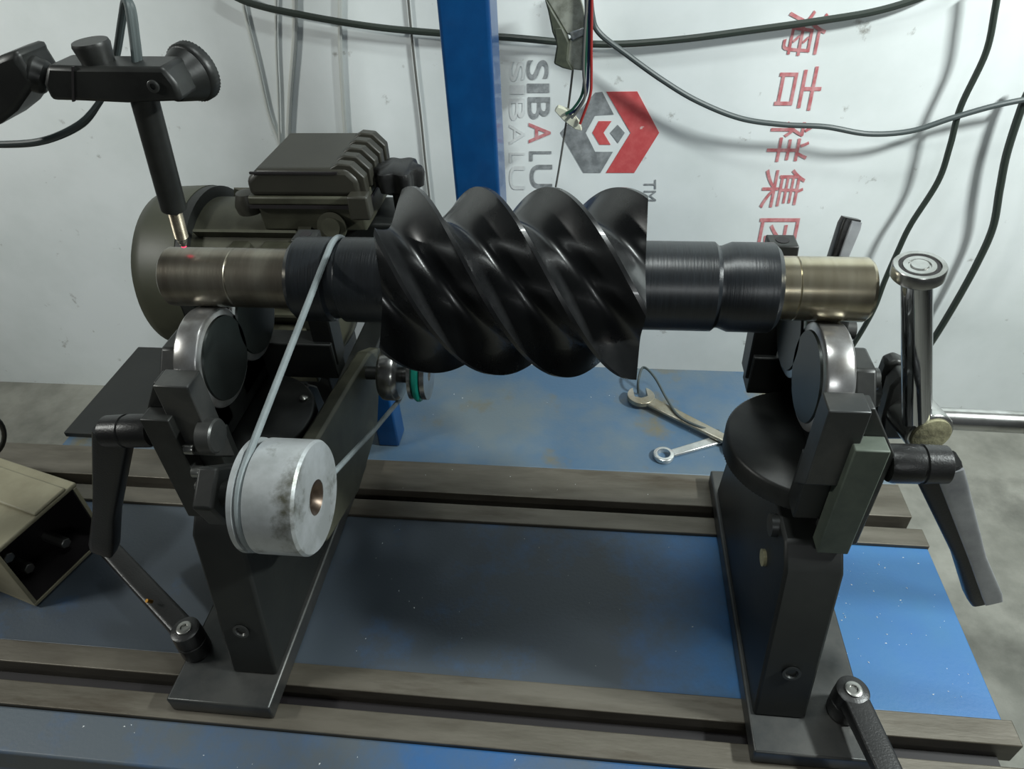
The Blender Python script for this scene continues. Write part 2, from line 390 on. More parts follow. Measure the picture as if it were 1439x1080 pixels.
# ------------------------------------------------------------------ support pedestals
def socket_screw(name, p, axis, r, h, m, parent):
    a = Vector(axis).normalized(); p = Vector(p)
    bm = nb()
    lathe(bm, [(0, 0), (0, r), (h*0.85, r), (h, r*0.88), (h, r*0.5), (h*0.4, r*0.45), (h*0.4, 0)], p, a, 20)
    return obj(name, bm, m, parent)
def hexbolt(name, p, axis, r, h, m, parent):
    bm = nb(); cyl(bm, p, Vector(p)+Vector(axis).normalized()*h, r, n=6)
    return obj(name, bm, m, parent, 0.0015)
def lever(name, hub0, hub1, r, tip, wid, thick, m_hub, m_top, parent, grip=True):
    """clamping lever: hub cylinder from hub0 to hub1, tapered arm from hub1 to tip"""
    hub0 = Vector(hub0); hub1 = Vector(hub1); tip = Vector(tip)
    ax = (hub1-hub0).normalized()
    L = (hub1-hub0).length
    lv = obj(name, lathe(nb(), [(0, 0), (0, r*0.92), (L*0.08, r), (L*0.5, r), (L*0.52, r*0.93), (L*0.56, r*0.93), (L*0.58, r), (L*0.97, r*0.95), (L, r*0.8), (L, 0)], hub0, ax, 36), m_hub, parent)
    d = tip-(hub1-ax*r*0.6); s = hub1-ax*r*0.6
    t = d.normalized(); n = ax.cross(t).normalized(); b = t.cross(n).normalized()
    # lofted arm: wid along the hub's side (n), thick across it (b)
    def loft(f0, f1, nw, off, m_, nm, par, inset=1.0, boff=0.0):
        bm = nb(); rings = []; K = 16
        for i in range(K+1):
            f = f0+(f1-f0)*i/K
            ww = nw*(1.0-0.10*f); th = thick*(1.0-0.34*min(1, f/0.62)+0.16*max(0, (f-0.62)/0.38))*inset
            if f > 0.95: ww *= 0.86; th *= 0.86
            c = s+d*f+n*off(ww)+b*boff*th/inset
            rings.append([bm.verts.new(c+n*math.copysign(abs(math.cos(a))**0.35, math.cos(a))*ww/2+b*math.copysign(abs(math.sin(a))**0.35, math.sin(a))*th/2) for a in [2*PI*(k+0.5)/16 for k in range(16)]])
        for a_, b_ in zip(rings, rings[1:]):
            for k in range(16): bm.faces.new((a_[k], a_[(k+1) % 16], b_[(k+1) % 16], b_[k]))
        bm.faces.new(rings[0][::-1]); bm.faces.new(rings[-1])
        bmesh.ops.recalc_face_normals(bm, faces=bm.faces[:])
        return obj(nm, bm, m_, par, ang=40)
    am = loft(0.0, 1.0, wid, lambda w_: 0.0, 'lever_black', 'arm', lv)
    if m_top == 'lever_silver':
        sgn = -1.0 if n.y > 0 else 1.0
        loft(0.02, 0.985, 0.004, lambda w_: sgn*(wid*0.475), m_top, 'silver_face', am, 0.58, 0.20)  # pale strip along the near side of the arm
    socket_screw('end_screw', hub1-ax*0.001, ax, r*0.5, 0.004, 'screw_steel', lv)
    return lv

def pedestal(s, label):
    e = 0.018 if s < 0 else 0.0                 # the left stand sits a little further out
    X = lambda x: s*(x+e)
    def bx(x0, x1, y0, y1, z0, z1): return box(nb(), X(x0), X(x1), y0, y1, z0, z1)
    def px(poly, x0, x1): return prism(nb(), [(X(x0), y, z) for y, z in poly], (s*(x1-x0), 0, 0))
    r = root('bearing_pedestal', (X(0.383), 0, 0), label, 'pedestal', 'bearing pedestals on the rails')
    fo = obj('foot_plate', bx(0.312, 0.462, -0.245, 0.245, 0.0, 0.030), 'grey_steel', r, 0.003)
    up_ = obj('upright', px([(-0.198, 0.030), (0.198, 0.030), (0.190, 0.07), (0.150, 0.275), (0.125, 0.300), (-0.125, 0.300), (-0.150, 0.275), (-0.190, 0.07)], 0.318, 0.384), 'black_paint', r, 0.004)
    for (y, z) in ((-0.178, 0.115),):
        nrm = Vector((0, -0.98, 0.2))
        obj('socket_hole', lathe(nb(), [(0, 0.0045), (0.0015, 0.0105), (0.0035, 0.0115), (0.0035, 0.008), (0.0005, 0.006), (0.0005, 0)], (X(0.352), y-0.003, z), nrm, 24), 'grey_steel', up_)
    # swivel drum with knurled rim
    sw = obj('swivel_drum', lathe(nb(), [(0.298, 0), (0.298, 0.070), (0.314, 0.074), (0.314, 0.0)], (X(0.357), 0, 0), (0, 0, 1), 48), 'black_ox', r)
    bm = nb(); n = 240; F = Vector((X(0.357), 0, 0)); rings = []
    for (z, rr, kn) in ((0.312, 0.088, 0), (0.315, 0.0945, 1), (0.341, 0.0945, 1), (0.345, 0.091, 0)):
        rings.append([bm.verts.new(F+Vector(((rr+kn*(0.0009 if k % 2 else 0))*math.cos(2*PI*k/n), (rr+kn*(0.0009 if k % 2 else 0))*math.sin(2*PI*k/n), z))) for k in range(n)])
    for a, b in zip(rings, rings[1:]):
        for k in range(n): bm.faces.new((a[k], a[(k+1) % n], b[(k+1) % n], b[k]))
    bm.faces.new(rings[0][::-1]); bm.faces.new(rings[-1])
    obj('knurled_ring', bm, 'black_ox', sw, ang=60)
    if s < 0: obj('ring_rivet', lathe(nb(), [(0, 0.007), (0.003, 0.006), (0.005, 0.003), (0.0055, 0)], (X(0.357)-s*0.072, 0.038, 0.345), (0, 0, 1), 18), 'screw_steel', sw)
    # roller carriage
    ca = obj('roller_carriage', px([(-0.095, 0.345), (0.095, 0.345), (0.095, 0.395), (0.045, 0.42), (-0.045, 0.42), (-0.095, 0.395)], 0.356, 0.392), 'black_paint', r, 0.003)
    for sy in (-1, 1):
        cy, cz, RR = sy*0.046, ZA-0.0815, 0.0597
        ro = obj('roller', lathe(nb(), [(0, RR-0.004), (0.002, RR-0.0008), (0.004, RR), (0.026, RR), (0.028, RR-0.001), (0.030, RR-0.004), (0.030, 0), (0, 0), (0, RR-0.004)][:-1] and
                 [(0.0, 0.0), (0.0, RR-0.004), (0.002, RR-0.0008), (0.004, RR), (0.026, RR), (0.028, RR-0.001), (0.030, RR-0.004), (0.030, 0.0)], (X(0.321), cy, cz), (s, 0, 0), 72), 'roller_rim', r)
        obj('roller_cap', lathe(nb(), [(0, 0), (0, RR-0.010), (0.003, RR-0.009), (0.0035, RR-0.006), (0.0035, 0)], (X(0.3185), cy, cz), (s, 0, 0), 64), 'roller_face', ro)
        ar = obj('roller_arm', px([(sy*0.020, 0.36), (sy*0.105, 0.36), (sy*0.105, 0.47), (sy*0.07, cz+0.03), (sy*0.03, cz+0.03), (sy*0.02, cz)], 0.356, 0.378), 'black_ox', r, 0.003)
        obj('axle', cyl(nb(), (X(0.345), cy, cz), (X(0.392), cy, cz), 0.012), 'grey_steel', ar)
    # front jaw: block, two slide plates, clamp lever
    obj('front_block', px([(-0.130, 0.40), (-0.100, 0.37), (-0.100, 0.503), (-0.130, 0.503)], 0.318, 0.358), 'grey_steel', r, 0.0015)
    bm = nb()
    prism(bm, [(X(0.3585), -0.117, 0.29), (X(0.402), -0.117, 0.29), (X(0.402), -0.117, 0.435), (X(0.366), -0.117, 0.497), (X(0.3585), -0.117, 0.497)], (0, 0.022, 0))
    sp = obj('slide_plate', bm, 'black_ox' if s < 0 else 'grey_steel', r, 0.0015)
    gp = obj('gib_plate', bx(0.350, 0.384, -0.140, -0.1175, 0.300, 0.462), 'green_grey' if s > 0 else 'black_ox', r, 0.0015, label='worn grey green plate' if s > 0 else None)
    obj('jaw_link', bx(0.322, 0.362, -0.1165, -0.085, 0.33, 0.41), 'black_paint', r, 0.002)
    # rear jaw, standing higher than the shaft
    rb = obj('rear_block', px([(0.096, 0.36), (0.130, 0.36), (0.142, 0.51), (0.142, 0.550), (0.112, 0.550), (0.100, 0.50)], 0.296 if s > 0 else 0.250, 0.330 if s > 0 else 0.280), 'black_ox', r, 0.002)
    obj('rear_link', bx(0.300 if s > 0 else 0.252, 0.390, 0.09, 0.125, 0.34, 0.40), 'black_paint', r, 0.002)
    obj('hole', lathe(nb(), [(0, 0), (0, 0.008), (0.0006, 0.008), (0.0006, 0)], (X(0.313 if s > 0 else 0.265), 0.127, 0.550), (0, 0, 1), 20), 'interior', rb)
    if s > 0:
        lever('clamp_lever', (0.402, -0.108, 0.415), (0.462, -0.108, 0.417), 0.021, (0.566, -0.122, 0.212), 0.026, 0.046, 'lever_black', 'lever_silver', r)
        a, b = P(1180, 372, 1, 0.15), P(1196, 306, 1, 0.17)
        lever('rear_lever', (0.345, 0.13, b.z-0.13), (0.385, 0.13, b.z-0.13), 0.016, b, 0.022, 0.030, 'lever_black', 'lever_silver', r)
        hexbolt('hex_bolt', P(1203, 548, 0, 0.392), (1, 0, 0), 0.020, 0.022, 'grey_steel', r)
        obj('light_spot_disc', cyl(nb(), (0.314, -0.085, 0.215), (0.319, -0.085, 0.215), 0.011), 'cast_rough', up_)  # pale disc in place of a light spot through a hole
        obj('bolt_head', cyl(nb(), (0.310, -0.09, 0.285), (0.319, -0.09, 0.285), 0.014, n=24), 'grey_steel', up_)
        hub = (0.434, -0.182)
        cl = lever('foot_clamp', (hub[0], hub[1], 0.030), (hub[0], hub[1], 0.085), 0.021, (0.462, -0.345, 0.082), 0.034, 0.024, 'lever_black', 'lever_black', r)
    else:
        lever('clamp_lever', (X(0.402), -0.108, 0.415), (X(0.465), -0.108, 0.410), 0.020, (-0.580, -0.115, 0.185), 0.028, 0.044, 'lever_black', 'black_paint', r)
        socket_screw('gib_screw', P(262, 630, 0, X(0.350)), (1, 0, 0), 0.007, 0.010, 'screw_steel', gp)
        socket_screw('gib_screw', P(272, 662, 0, X(0.350)), (1, 0, 0), 0.007, 0.010, 'screw_steel', gp)
        socket_screw('gib_screw', P(276, 682, 0, X(0.350)), (1, 0, 0), 0.005, 0.006, 'screw_steel', gp)
        q = P(306, 612, 0, -0.325)
        obj('button_knob', lathe(nb(), [(0, 0), (0, 0.020), (0.016, 0.020), (0.018, 0.018), (0.018, 0)], (-0.342, q.y, q.z), (1, 0, 0), 32), 'grey_steel', r, label='small round grey steel button')
        cl = lever('foot_clamp', (-0.468, -0.170, 0.030), (-0.468, -0.170, 0.088), 0.021, (-0.662, -0.042, 0.095), 0.032, 0.022, 'lever_black', 'lever_black', r)
        obj('brass_pin', cyl(nb(), (-0.530, -0.138, 0.098), (-0.533, -0.142, 0.106), 0.0028, n=12), 'brass', cl)
    return r
pedestal(1, 'black roller pedestal carrying the bright journal beside chrome axial stop')
pedestal(-1, 'black roller pedestal carrying the dull journal beside silver belt pulley')

# ------------------------------------------------------------------ belt drive
XB = -0.1965
drv = root('belt_drive_stand', (-0.235, 0.33, -0.002), 'blue and black belt drive stand with silver pulley in front of rotor', 'drive stand')
obj('column', box(nb(), -0.322, -0.280, 0.300, 0.350, -0.002, 0.236), 'blue_post', drv, 0.004)
obj('riser_post', box(nb(), -0.300, -0.266, 0.335, 0.372, 0.236, 0.43), 'black_paint', drv, 0.003)
PC = Vector((XB-0.008, -0.258, 0.487)); PR = 0.0525
xa = -0.262
arm_px = [(536, 488), (521, 494), (492, 540), (440, 628), (408, 690), (400, 740), (420, 775), (462, 760), (505, 690), (531, 600)]
bm = nb(); prism(bm, [P(x, y, 0, xa+0.022) for x, y in arm_px], (-0.022, 0, 0))
obj('swing_arm', bm, 'motor_body', drv, 0.004, label='olive grey slanted swing arm')
pu = obj('idler_pulley', lathe(nb(), [(-0.010, 0), (-0.010, PR-0.004), (-0.009, PR), (-0.0045, PR), (-0.0030, PR-0.007), (0.0030, PR-0.007), (0.0045, PR), (0.0475, PR), (0.050, PR-0.002), (0.050, 0.0165), (0.030, 0.0155), (0.030, 0)], PC, (1, 0, 0), 72), 'alu', drv, label='spotted silver aluminium pulley')
obj('bearing_bore', lathe(nb(), [(0.042, 0), (0.042, 0.010), (0.0455, 0.012), (0.0495, 0.0162), (0.0465, 0.0164)], PC, (1, 0, 0), 40), 'bore', pu)
obj('pulley_axle', cyl(nb(), (xa+0.010, PC.y, PC.z), (PC.x-0.010, PC.y, PC.z), 0.012), 'black_ox', drv)
# arm between axle and swing arm
q1 = P(430, 640, 0, xa+0.01); q2 = P(470, 690, 0, xa+0.01)
bm = nb(); mid = (q1+q2)/2
prism(bm, [(xa, PC.y-0.025, PC.z+0.005), (xa, PC.y+0.005, PC.z+0.028), (xa, q1.y, q1.z), (xa, q2.y, q2.z), (xa, PC.y-0.015, PC.z-0.028)], (0.020, 0, 0))
obj('pulley_bracket', bm, 'black_paint', drv, 0.003)
CC = P(556, 525, 0, XB); CR = 0.040
cp = obj('chrome_pulley', lathe(nb(), [(-0.020, 0), (-0.020, CR-0.005), (-0.016, CR-0.001), (-0.010, CR), (0.002, CR), (0.006, CR-0.001), (0.010, CR-0.005), (0.010, 0)], CC, (1, 0, 0), 56), 'chrome_dull', drv)
obj('pulley_shaft', cyl(nb(), (xa+0.005, CC.y, CC.z), (CC.x, CC.y, CC.z), 0.010), 'black_ox', drv)
GC = P(590, 527, 0, -0.163); GR = 0.0365
gpu = obj('grooved_pulley', lathe(nb(), [(-0.012, 0), (-0.012, GR), (-0.007, GR), (-0.004, GR-0.006), (0.004, GR-0.006), (0.007, GR), (0.014, GR), (0.014, 0.008), (0.010, 0.008), (0.010, 0)], GC, (1, 0, 0), 56), 'chrome_dull', drv)
obj('pulley_hub', cyl(nb(), (CC.x, GC.y, GC.z), (GC.x-0.012, GC.y, GC.z), 0.012), 'black_ox', drv)
# tension screw with star knob on top of the column
obj('arm_link', box(nb(), -0.304, -0.2625, 0.12, 0.372, 0.236, 0.285), 'black_paint', drv, 0.003)
obj('tension_block', box(nb(), -0.308, -0.180, 0.285, 0.385, 0.425, 0.486), 'black_paint', drv, 0.004)
kc = P(560, 247, 1, 0.315)
obj('knob_stem', cyl(nb(), (kc.x, 0.315, 0.48), (kc.x, 0.315, kc.z), 0.013), 'black_ox', drv)
bm = nb(); rings = []; n = 72
for (h, f) in ((-0.022, 0.55), (-0.014, 0.92), (0.006, 1.0), (0.014, 0.93), (0.017, 0.78)):
    rings.append([bm.verts.new(Vector((kc.x, 0.315, kc.z))+Vector((0.036*f*(1+0.13*math.cos(6*2*PI*k/n))*math.cos(2*PI*k/n), 0.036*f*(1+0.13*math.cos(6*2*PI*k/n))*math.sin(2*PI*k/n), h))) for k in range(n)])
for a, b in zip(rings, rings[1:]):
    for k in range(n): bm.faces.new((a[k], a[(k+1) % n], b[(k+1) % n], b[k]))
bm.faces.new(rings[0][::-1]); bm.faces.new(rings[-1])
obj('star_knob', bm, 'lever_black', drv, ang=40)
# round grey belt: rotor, idler, chrome pulley
def hull_loop(circles, x, k=40):
    pts = []
    for (y, z, r) in circles:
        pts += [(y+r*math.cos(2*PI*i/k), z+r*math.sin(2*PI*i/k)) for i in range(k)]
    pts = sorted(set(pts)); 
    def half(ps):
        h = []
        for p in ps:
            while len(h) > 1 and (h[-1][0]-h[-2][0])*(p[1]-h[-2][1])-(h[-1][1]-h[-2][1])*(p[0]-h[-2][0]) <= 0: h.pop()
            h.append(p)
        return h
    lo_, hi_ = half(pts), half(pts[::-1])
    out = lo_[:-1]+hi_[:-1]; res = []
    for i, p in enumerate(out):
        q = out[(i+1) % len(out)]; d = math.hypot(q[0]-p[0], q[1]-p[1]); m_ = max(1, int(d/0.02))
        for j in range(m_): res.append((p[0]+(q[0]-p[0])*j/m_, p[1]+(q[1]-p[1])*j/m_))
    return [(x(y, z) if callable(x) else x, y, z) for y, z in res]
rb_ = 0.0034
bp = hull_loop([(0, ZA, RC-0.004+rb_), (PC.y, PC.z, PR-0.007+rb_), (CC.y, CC.z, CR+rb_)], lambda y, z: (-0.195+(PC.x+0.195)*max(0, min(1, -y/0.25))))
obj('drive_belt', tube(nb(), bp, rb_, 10, True), 'belt', label='round grey drive belt running over rotor collar and silver pulley', cat='belt', base=(XB, 0, 0.3))
gl = hull_loop([(GC.y, GC.z, GR-0.006+0.0045), (0.315, 0.385, 0.028)], GC.x)
obj('green_belt', tube(nb(), gl, 0.0052, 10, True), 'green_belt', label='turquoise green round belt on small pulley under rotor', cat='belt', base=(GC.x, 0.2, 0.3))

# ------------------------------------------------------------------ motor
MY, MZ, MR = 0.315, 0.385, 0.135
mo = root('electric_motor', (-0.47, MY, 0.010), 'olive grey electric motor with ribbed dark terminal box on top', 'motor')
obj('fan_cowl', lathe(nb(), [(-0.628, 0), (-0.628, 0.088), (-0.623, 0.108), (-0.610, 0.126), (-0.590, MR), (-0.535, MR+0.002), (-0.535, 0)], (0, MY, MZ), (1, 0, 0), 72), 'motor', mo)
bd = obj('stator_housing', lathe(nb(), [(-0.535, 0), (-0.535, 0.119), (-0.335, 0.119), (-0.335, 0)], (0, MY, MZ), (1, 0, 0), 64), 'motor_body', mo)
bm = nb(); F0 = Vector((0, MY, MZ))
obj('band', lathe(nb(), [(-0.545, 0), (-0.545, 0.136), (-0.520, 0.136), (-0.520, 0)], (0, MY, MZ), (1, 0, 0), 64), 'black_paint', mo)
for k in range(26):
    a = 2*PI*k/26
    if 0.33 < (a % (2*PI))/PI < 0.67: continue
    m_ = Matrix.Translation(F0) @ Matrix.Rotation(a, 4, 'X') @ Matrix.Translation((0, 0.125, 0))
    obj('cooling_fin', box(nb(), -0.51, -0.35, -0.010, 0.010, -0.0022, 0.0022, m_), 'motor_body', bd)
obj('end_shield', lathe(nb(), [(-0.350, 0), (-0.350, 0.128), (-0.330, 0.128), (-0.320, 0.10), (-0.315, 0.05), (-0.315, 0)], (0, MY, MZ), (1, 0, 0), 64), 'motor_body', mo)
obj('motor_shaft', cyl(nb(), (-0.32, MY, MZ), (-0.15, MY, MZ), 0.0135), 'grey_steel', mo)
obj('motor_pulley', lathe(nb(), [(-0.012, 0), (-0.012, 0.030), (-0.005, 0.030), (-0.004, 0.023), (0.004, 0.023), (0.005, 0.030), (0.012, 0.030), (0.012, 0)], (GC.x, MY, MZ), (1, 0, 0), 40), 'chrome_dull', mo)
for x0 in (-0.50, -0.39):
    obj('mounting_foot', box(nb(), x0-0.03, x0+0.03, MY-0.11, MY+0.11, 0.235, 0.262), 'motor_body', mo, 0.003)
for x0 in (-0.51, -0.39):
    obj('riser', box(nb(), x0-0.022, x0+0.022, MY-0.055, MY+0.105, 0.010, 0.236), 'black_paint', mo, 0.003)
# terminal box: pad, base, lid with ribs, side lugs
tb = obj('terminal_base', box(nb(), -0.405, -0.245, MY-0.062, MY+0.075, 0.490, 0.530), 'motor_body', mo, 0.004)
obj('terminal_seal', box(nb(), -0.412, -0.238, MY-0.072, MY+0.084, 0.530, 0.535), 'interior', tb)
obj('terminal_rim', box(nb(), -0.412, -0.238, MY-0.072, MY+0.084, 0.535, 0.548), 'motor_body', tb, 0.003)
ld = obj('terminal_lid', prism(nb(), [(-0.408, MY-0.070, 0.547), (-0.242, MY-0.070, 0.547), (-0.242, MY-0.070, 0.572), (-0.256, MY-0.070, 0.588), (-0.388, MY-0.070, 0.588), (-0.408, MY-0.070, 0.572)], (0, 0.150, 0)), 'motor_lid', mo, 0.008, 3)
for k in range(5):
    y0 = MY-0.066+k*0.030
    obj('lid_rib', prism(nb(), [(-0.284, y0, 0.586), (-0.269, y0, 0.5945), (-0.250, y0, 0.5925), (-0.234, y0, 0.575), (-0.234, y0, 0.549), (-0.246, y0, 0.549), (-0.246, y0, 0.571)], (0, 0.017, 0)), 'motor_lid', ld, 0.002)
obj('lid_seam', box(nb(), -0.398, -0.27, MY-0.0715, MY-0.0685, 0.5815, 0.5845), 'interior', ld)
obj('cable_gland', lathe(nb(), [(0, 0), (0, 0.018), (0.012, 0.020), (0.030, 0.014), (0.033, 0)], (-0.424, MY-0.05, 0.515), (0, 0, 1), 20), 'motor_lid', mo)
obj('lug', box(nb(), -0.258, -0.228, MY-0.088, MY-0.066, 0.520, 0.556), 'motor_lid', tb, 0.003)
obj('rating_plate', box(nb(), -0.50, -0.466, MY-0.1235, MY-0.1205, MZ+0.030, MZ+0.056), 'green_grey', mo, 0.001)
pl = obj('cable_entry', lathe(nb(), [(0, 0), (0, 0.022), (0.006, 0.022), (0.006, 0.014), (0.010, 0.014), (0.010, 0)], (-0.295, MY-0.066, 0.500), (0, -1, 0.25), 28), 'motor_body', mo)
for (x0, x1) in ((-0.455, -0.425), (-0.405, -0.352)):
    obj('casting_pad', box(nb(), x0, x1, MY-0.100, MY-0.060, 0.445, 0.478), 'motor_body', mo, 0.004)

# ------------------------------------------------------------------ axial stop (right end)
st = root('axial_stop_stand', (1.25, 0.046, ZF), 'chrome axial stop rod with small bearing against bright rotor end', 'stop stand')
rt0, rt1 = Vector((0.4085, -0.015, 0.588)), Vector((0.4655, -0.020, 0.398))
obj('stop_rod', cyl(nb(), rt1, rt0, 0.0155, 0.0145), 'chrome', st)
ax = (rt0-rt1).normalized(); tp = rt0-ax*0.002
ax2 = (ax+Vector((0.18, -0.12, 0.1))).normalized()
be = obj('bearing', lathe(nb(), [(0, 0), (0, 0.0235), (0.0015, 0.0248), (0.0125, 0.0248), (0.014, 0.0238), (0.014, 0.0195), (0.0125, 0.019), (0.0125, 0.0155), (0.0138, 0.015), (0.0138, 0.0105), (0.0125, 0.010), (0.0125, 0.0085), (0.0145, 0.008), (0.0145, 0)], tp, ax2, 48), 'chrome_dull', st)
obj('seal_ring', lathe(nb(), [(0.0124, 0.0157), (0.0131, 0.0157), (0.0131, 0.0188), (0.0124, 0.0188)], tp, ax2, 48), 'interior', be)
hb0 = Vector((0.479, -0.032, 0.389))
cbd = obj('cross_clamp', cyl(nb(), hb0+Vector((-0.012, 0.075, -0.004)), hb0, 0.027, n=40), 'chrome_dull', st, 0.003)
obj('sawn_end', lathe(nb(), [(0, 0), (0, 0.0225), (0.003, 0.0225), (0.0035, 0.021), (0.0035, 0)], hb0, (0.16, -1.0, 0.05), 40), 'cast_rough', cbd)
bm = nb()
g = [P(x, y, 1, 0.035) for x, y in ((1262, 506), (1246, 512), (1232, 548), (1224, 590), (1236, 616), (1262, 618), (1300, 612), (1290, 560), (1275, 512))]
prism(bm, g, (0, 0.020, 0)); obj('clamp_jaw', bm, 'black_ox', st, 0.004)
bm = nb()
g = [P(x, y, 1, 0.01) for x, y in ((1268, 528), (1252, 545), (1240, 590), (1238, 618), (1300, 618), (1300, 570), (1285, 530))]
prism(bm, g, (0, 0.024, 0)); obj('clamp_cheek', bm, 'grey_steel', st, 0.004)
obj('cross_bar', cyl(nb(), (0.49, 0.015, 0.374), (1.30, 0.015, 0.360), 0.0135), 'chrome_dull', st)
obj('lower_bar', box(nb(), 0.43, 0.53, 0.03, 0.042, 0.340, 0.349), 'alu', st, 0.001)
obj('stand_column', cyl(nb(), (1.25, 0.046, ZF), (1.25, 0.046, 0.42), 0.018), 'chrome_dull', st)
obj('stand_base', box(nb(), 1.15, 1.35, -0.05, 0.15, ZF, ZF+0.03), 'black_paint', st, 0.004)

# ------------------------------------------------------------------ laser tacho probe and its holder (left)
pr = root('tachometer_probe', (-0.372, -0.004, ZA+RJ), 'slim black optical probe with threaded tip aimed at dull journal', 'probe')
t0 = P(259, 348, 1, -0.004); t1 = P(202, 135, 1, -0.03); dvec = (t1-t0); 
ptat = lambda f: t0+dvec*f
obj('probe_barrel', tube(nb(), [ptat(0.30), ptat(0.302), ptat(0.45), ptat(0.8), ptat(1.10)], [0.0115, 0.0130, 0.0130, 0.0128, 0.0125], 28), 'black_ox', pr)
bm = nb(); ln = dvec.length; prof = [(0.015, 0)]; h = 0.015
while h < ln*0.305:
    prof += [(h, 0.0066), (h+0.0008, 0.0074), (h+0.0016, 0.0066)]; h += 0.0018
prof.append((h, 0)); lathe(bm, prof, t0, dvec, 28); obj('threaded_nose', bm, 'thread', pr)
obj('lens_tip', lathe(nb(), [(0.004, 0), (0.004, 0.0035), (0.010, 0.0055), (0.016, 0.006), (0.016, 0)], t0, dvec, 20), 'chrome_dull', pr)
obj('laser_glow', lathe(nb(), [(0.0015, 0), (0.002, 0.0028), (0.0045, 0.003), (0.005, 0)], t0, dvec, 16), 'laser', pr, label='pink glowing light at probe tip')
hd = root('probe_holder_stand', (-1.0, -0.12, 0.0), 'black articulated holder arm with knurled knob above dull journal', 'holder stand')
yb = -0.045
a0, a1 = P(62, 118, 1, yb), P(236, 118, 1, yb)
zc = a0.z; 
bm = nb()
qs = [P(x, y, 1, yb) for x, y in ((64, 92), (108, 94), (228, 95), (246, 118), (256, 143), (176, 146), (110, 143), (72, 142), (60, 118))]
prism(bm, qs, (0, 0.040, 0)); hb = obj('clamp_bar', bm, 'black_ox', hd, 0.004)
seam = [P(x, y, 1, yb-0.0006) for x, y in ((100, 94), (103, 94), (104, 143), (101, 143))]
obj('bar_seam', prism(nb(), seam, (0, 0.003, 0)), 'interior', hb)
q = P(216, 121, 1, yb)
socket_screw('cross_pin', (q.x, yb+0.001, q.z), (0, -1, 0), 0.0055, 0.003, 'grey_steel', hb)
q = P(141, 92, 1, yb+0.018)
obj('thumb_screw', lathe(nb(), [(-0.004, 0), (-0.004, 0.013), (0, 0.0135), (0.018, 0.0165), (0.021, 0.0155), (0.021, 0)], q, (-0.02, -0.05, 1), 32), 'black_ox', hd)
q = P(250, 113, 1, yb+0.036)
kd = Vector((0.30, 0.94, 0.10)).normalized()
obj('knob_neck', cyl(nb(), q-kd*0.010, q+kd*0.014, 0.016, 0.025, n=48), 'black_ox', hd)
bm = nb(); n = 90; F = frame(q+kd*0.014, kd); rings = []
for (h, r_, kn) in ((0, 0.0245, 0), (0.003, 0.0265, 1), (0.012, 0.0265, 1), (0.0145, 0.024, 0)):
    rings.append([bm.verts.new(F @ Vector(((r_+kn*(0.0008 if k % 2 else 0))*math.cos(2*PI*k/n), (r_+kn*(0.0008 if k % 2 else 0))*math.sin(2*PI*k/n), h))) for k in range(n)])
for a, b in zip(rings, rings[1:]):
    for k in range(n): bm.faces.new((a[k], a[(k+1) % n], b[(k+1) % n], b[k]))
bm.faces.new(rings[0][::-1]); bm.faces.new(rings[-1])
obj('knurled_knob', bm, 'black_ox', hd, ang=60)
bm = nb(); qs = [P(x, y, 1, yb) for x, y in ((-40, 95), (0, 78), (22, 71), (27, 86), (48, 118), (20, 158), (0, 174), (-40, 196))]
prism(bm, qs, (0, 0.045, 0)); obj('joint_block', bm, 'black_ox', hd, 0.006)
q = P(38, 100, 1, yb+0.015); cyl(bm := nb(), q, P(70, 112, 1, yb+0.02), 0.017, 0.015); obj('joint_ball', bm, 'black_ox', hd, 0.005, 3)
e0 = P(-20, 135, 1, yb+0.02)
obj('arm_rod', tube(nb(), spline([e0, Vector((-0.62, -0.06, 0.70)), Vector((-0.80, -0.10, 0.66)), Vector((-1.0, -0.12, 0.62))], 6), 0.013, 16), 'black_ox', hd)
obj('stand_rod', cyl(nb(), (-1.0, -0.12, 0.05), (-1.0, -0.12, 0.70), 0.013), 'chrome_dull', hd)
obj('magnet_base', box(nb(), -1.035, -0.965, -0.155, -0.085, 0.0-0.005, 0.055), 'black_paint', hd, 0.003)
# probe cable: loop over the holder
def cable(name, pts, r, m, label, n=10, k=10, group=None, parent=None, cat='cable'):
    s_ = spline(pts, k)
    if parent: return obj(name, tube(nb(), s_, r, n), m, parent)
    return obj(name, tube(nb(), s_, r, n), m, label=label, cat=cat, group=group, base=s_[0])
wires = root('probe_cable', P(190, 92, 1, yb+0.02), 'thin black twin wire looping up over probe holder', 'cable')
for dx_, dy_ in ((0, 0.0), (5.5, 0.004)):
    cable('strand', [P(193+dx_, 140, 1, -0.03+dy_), P(191+dx_, 96, 1, -0.028+dy_), P(186+dx_, 50, 1, -0.02+dy_), P(180+dx_, 10, 1, -0.01+dy_), P(175+dx_*0.4, 2, 1, 0.0+dy_), P(170+dx_*0.4, 30, 1, 0.01+dy_), P(162+dx_*0.3, 80, 1, 0.02+dy_), P(150, 120, 1, 0.022+dy_), P(138, 146, 1, 0.015+dy_), P(110+dx_*0.5, 175+dx_*0.3, 1, 0.005+dy_), P(60, 197+dx_*0.4, 1, 0.0+dy_), P(0, 202+dx_*0.3, 1, 0.0+dy_), P(-60, 200, 1, 0.0+dy_)], 0.0031, 'cable_grey', None, parent=wires)

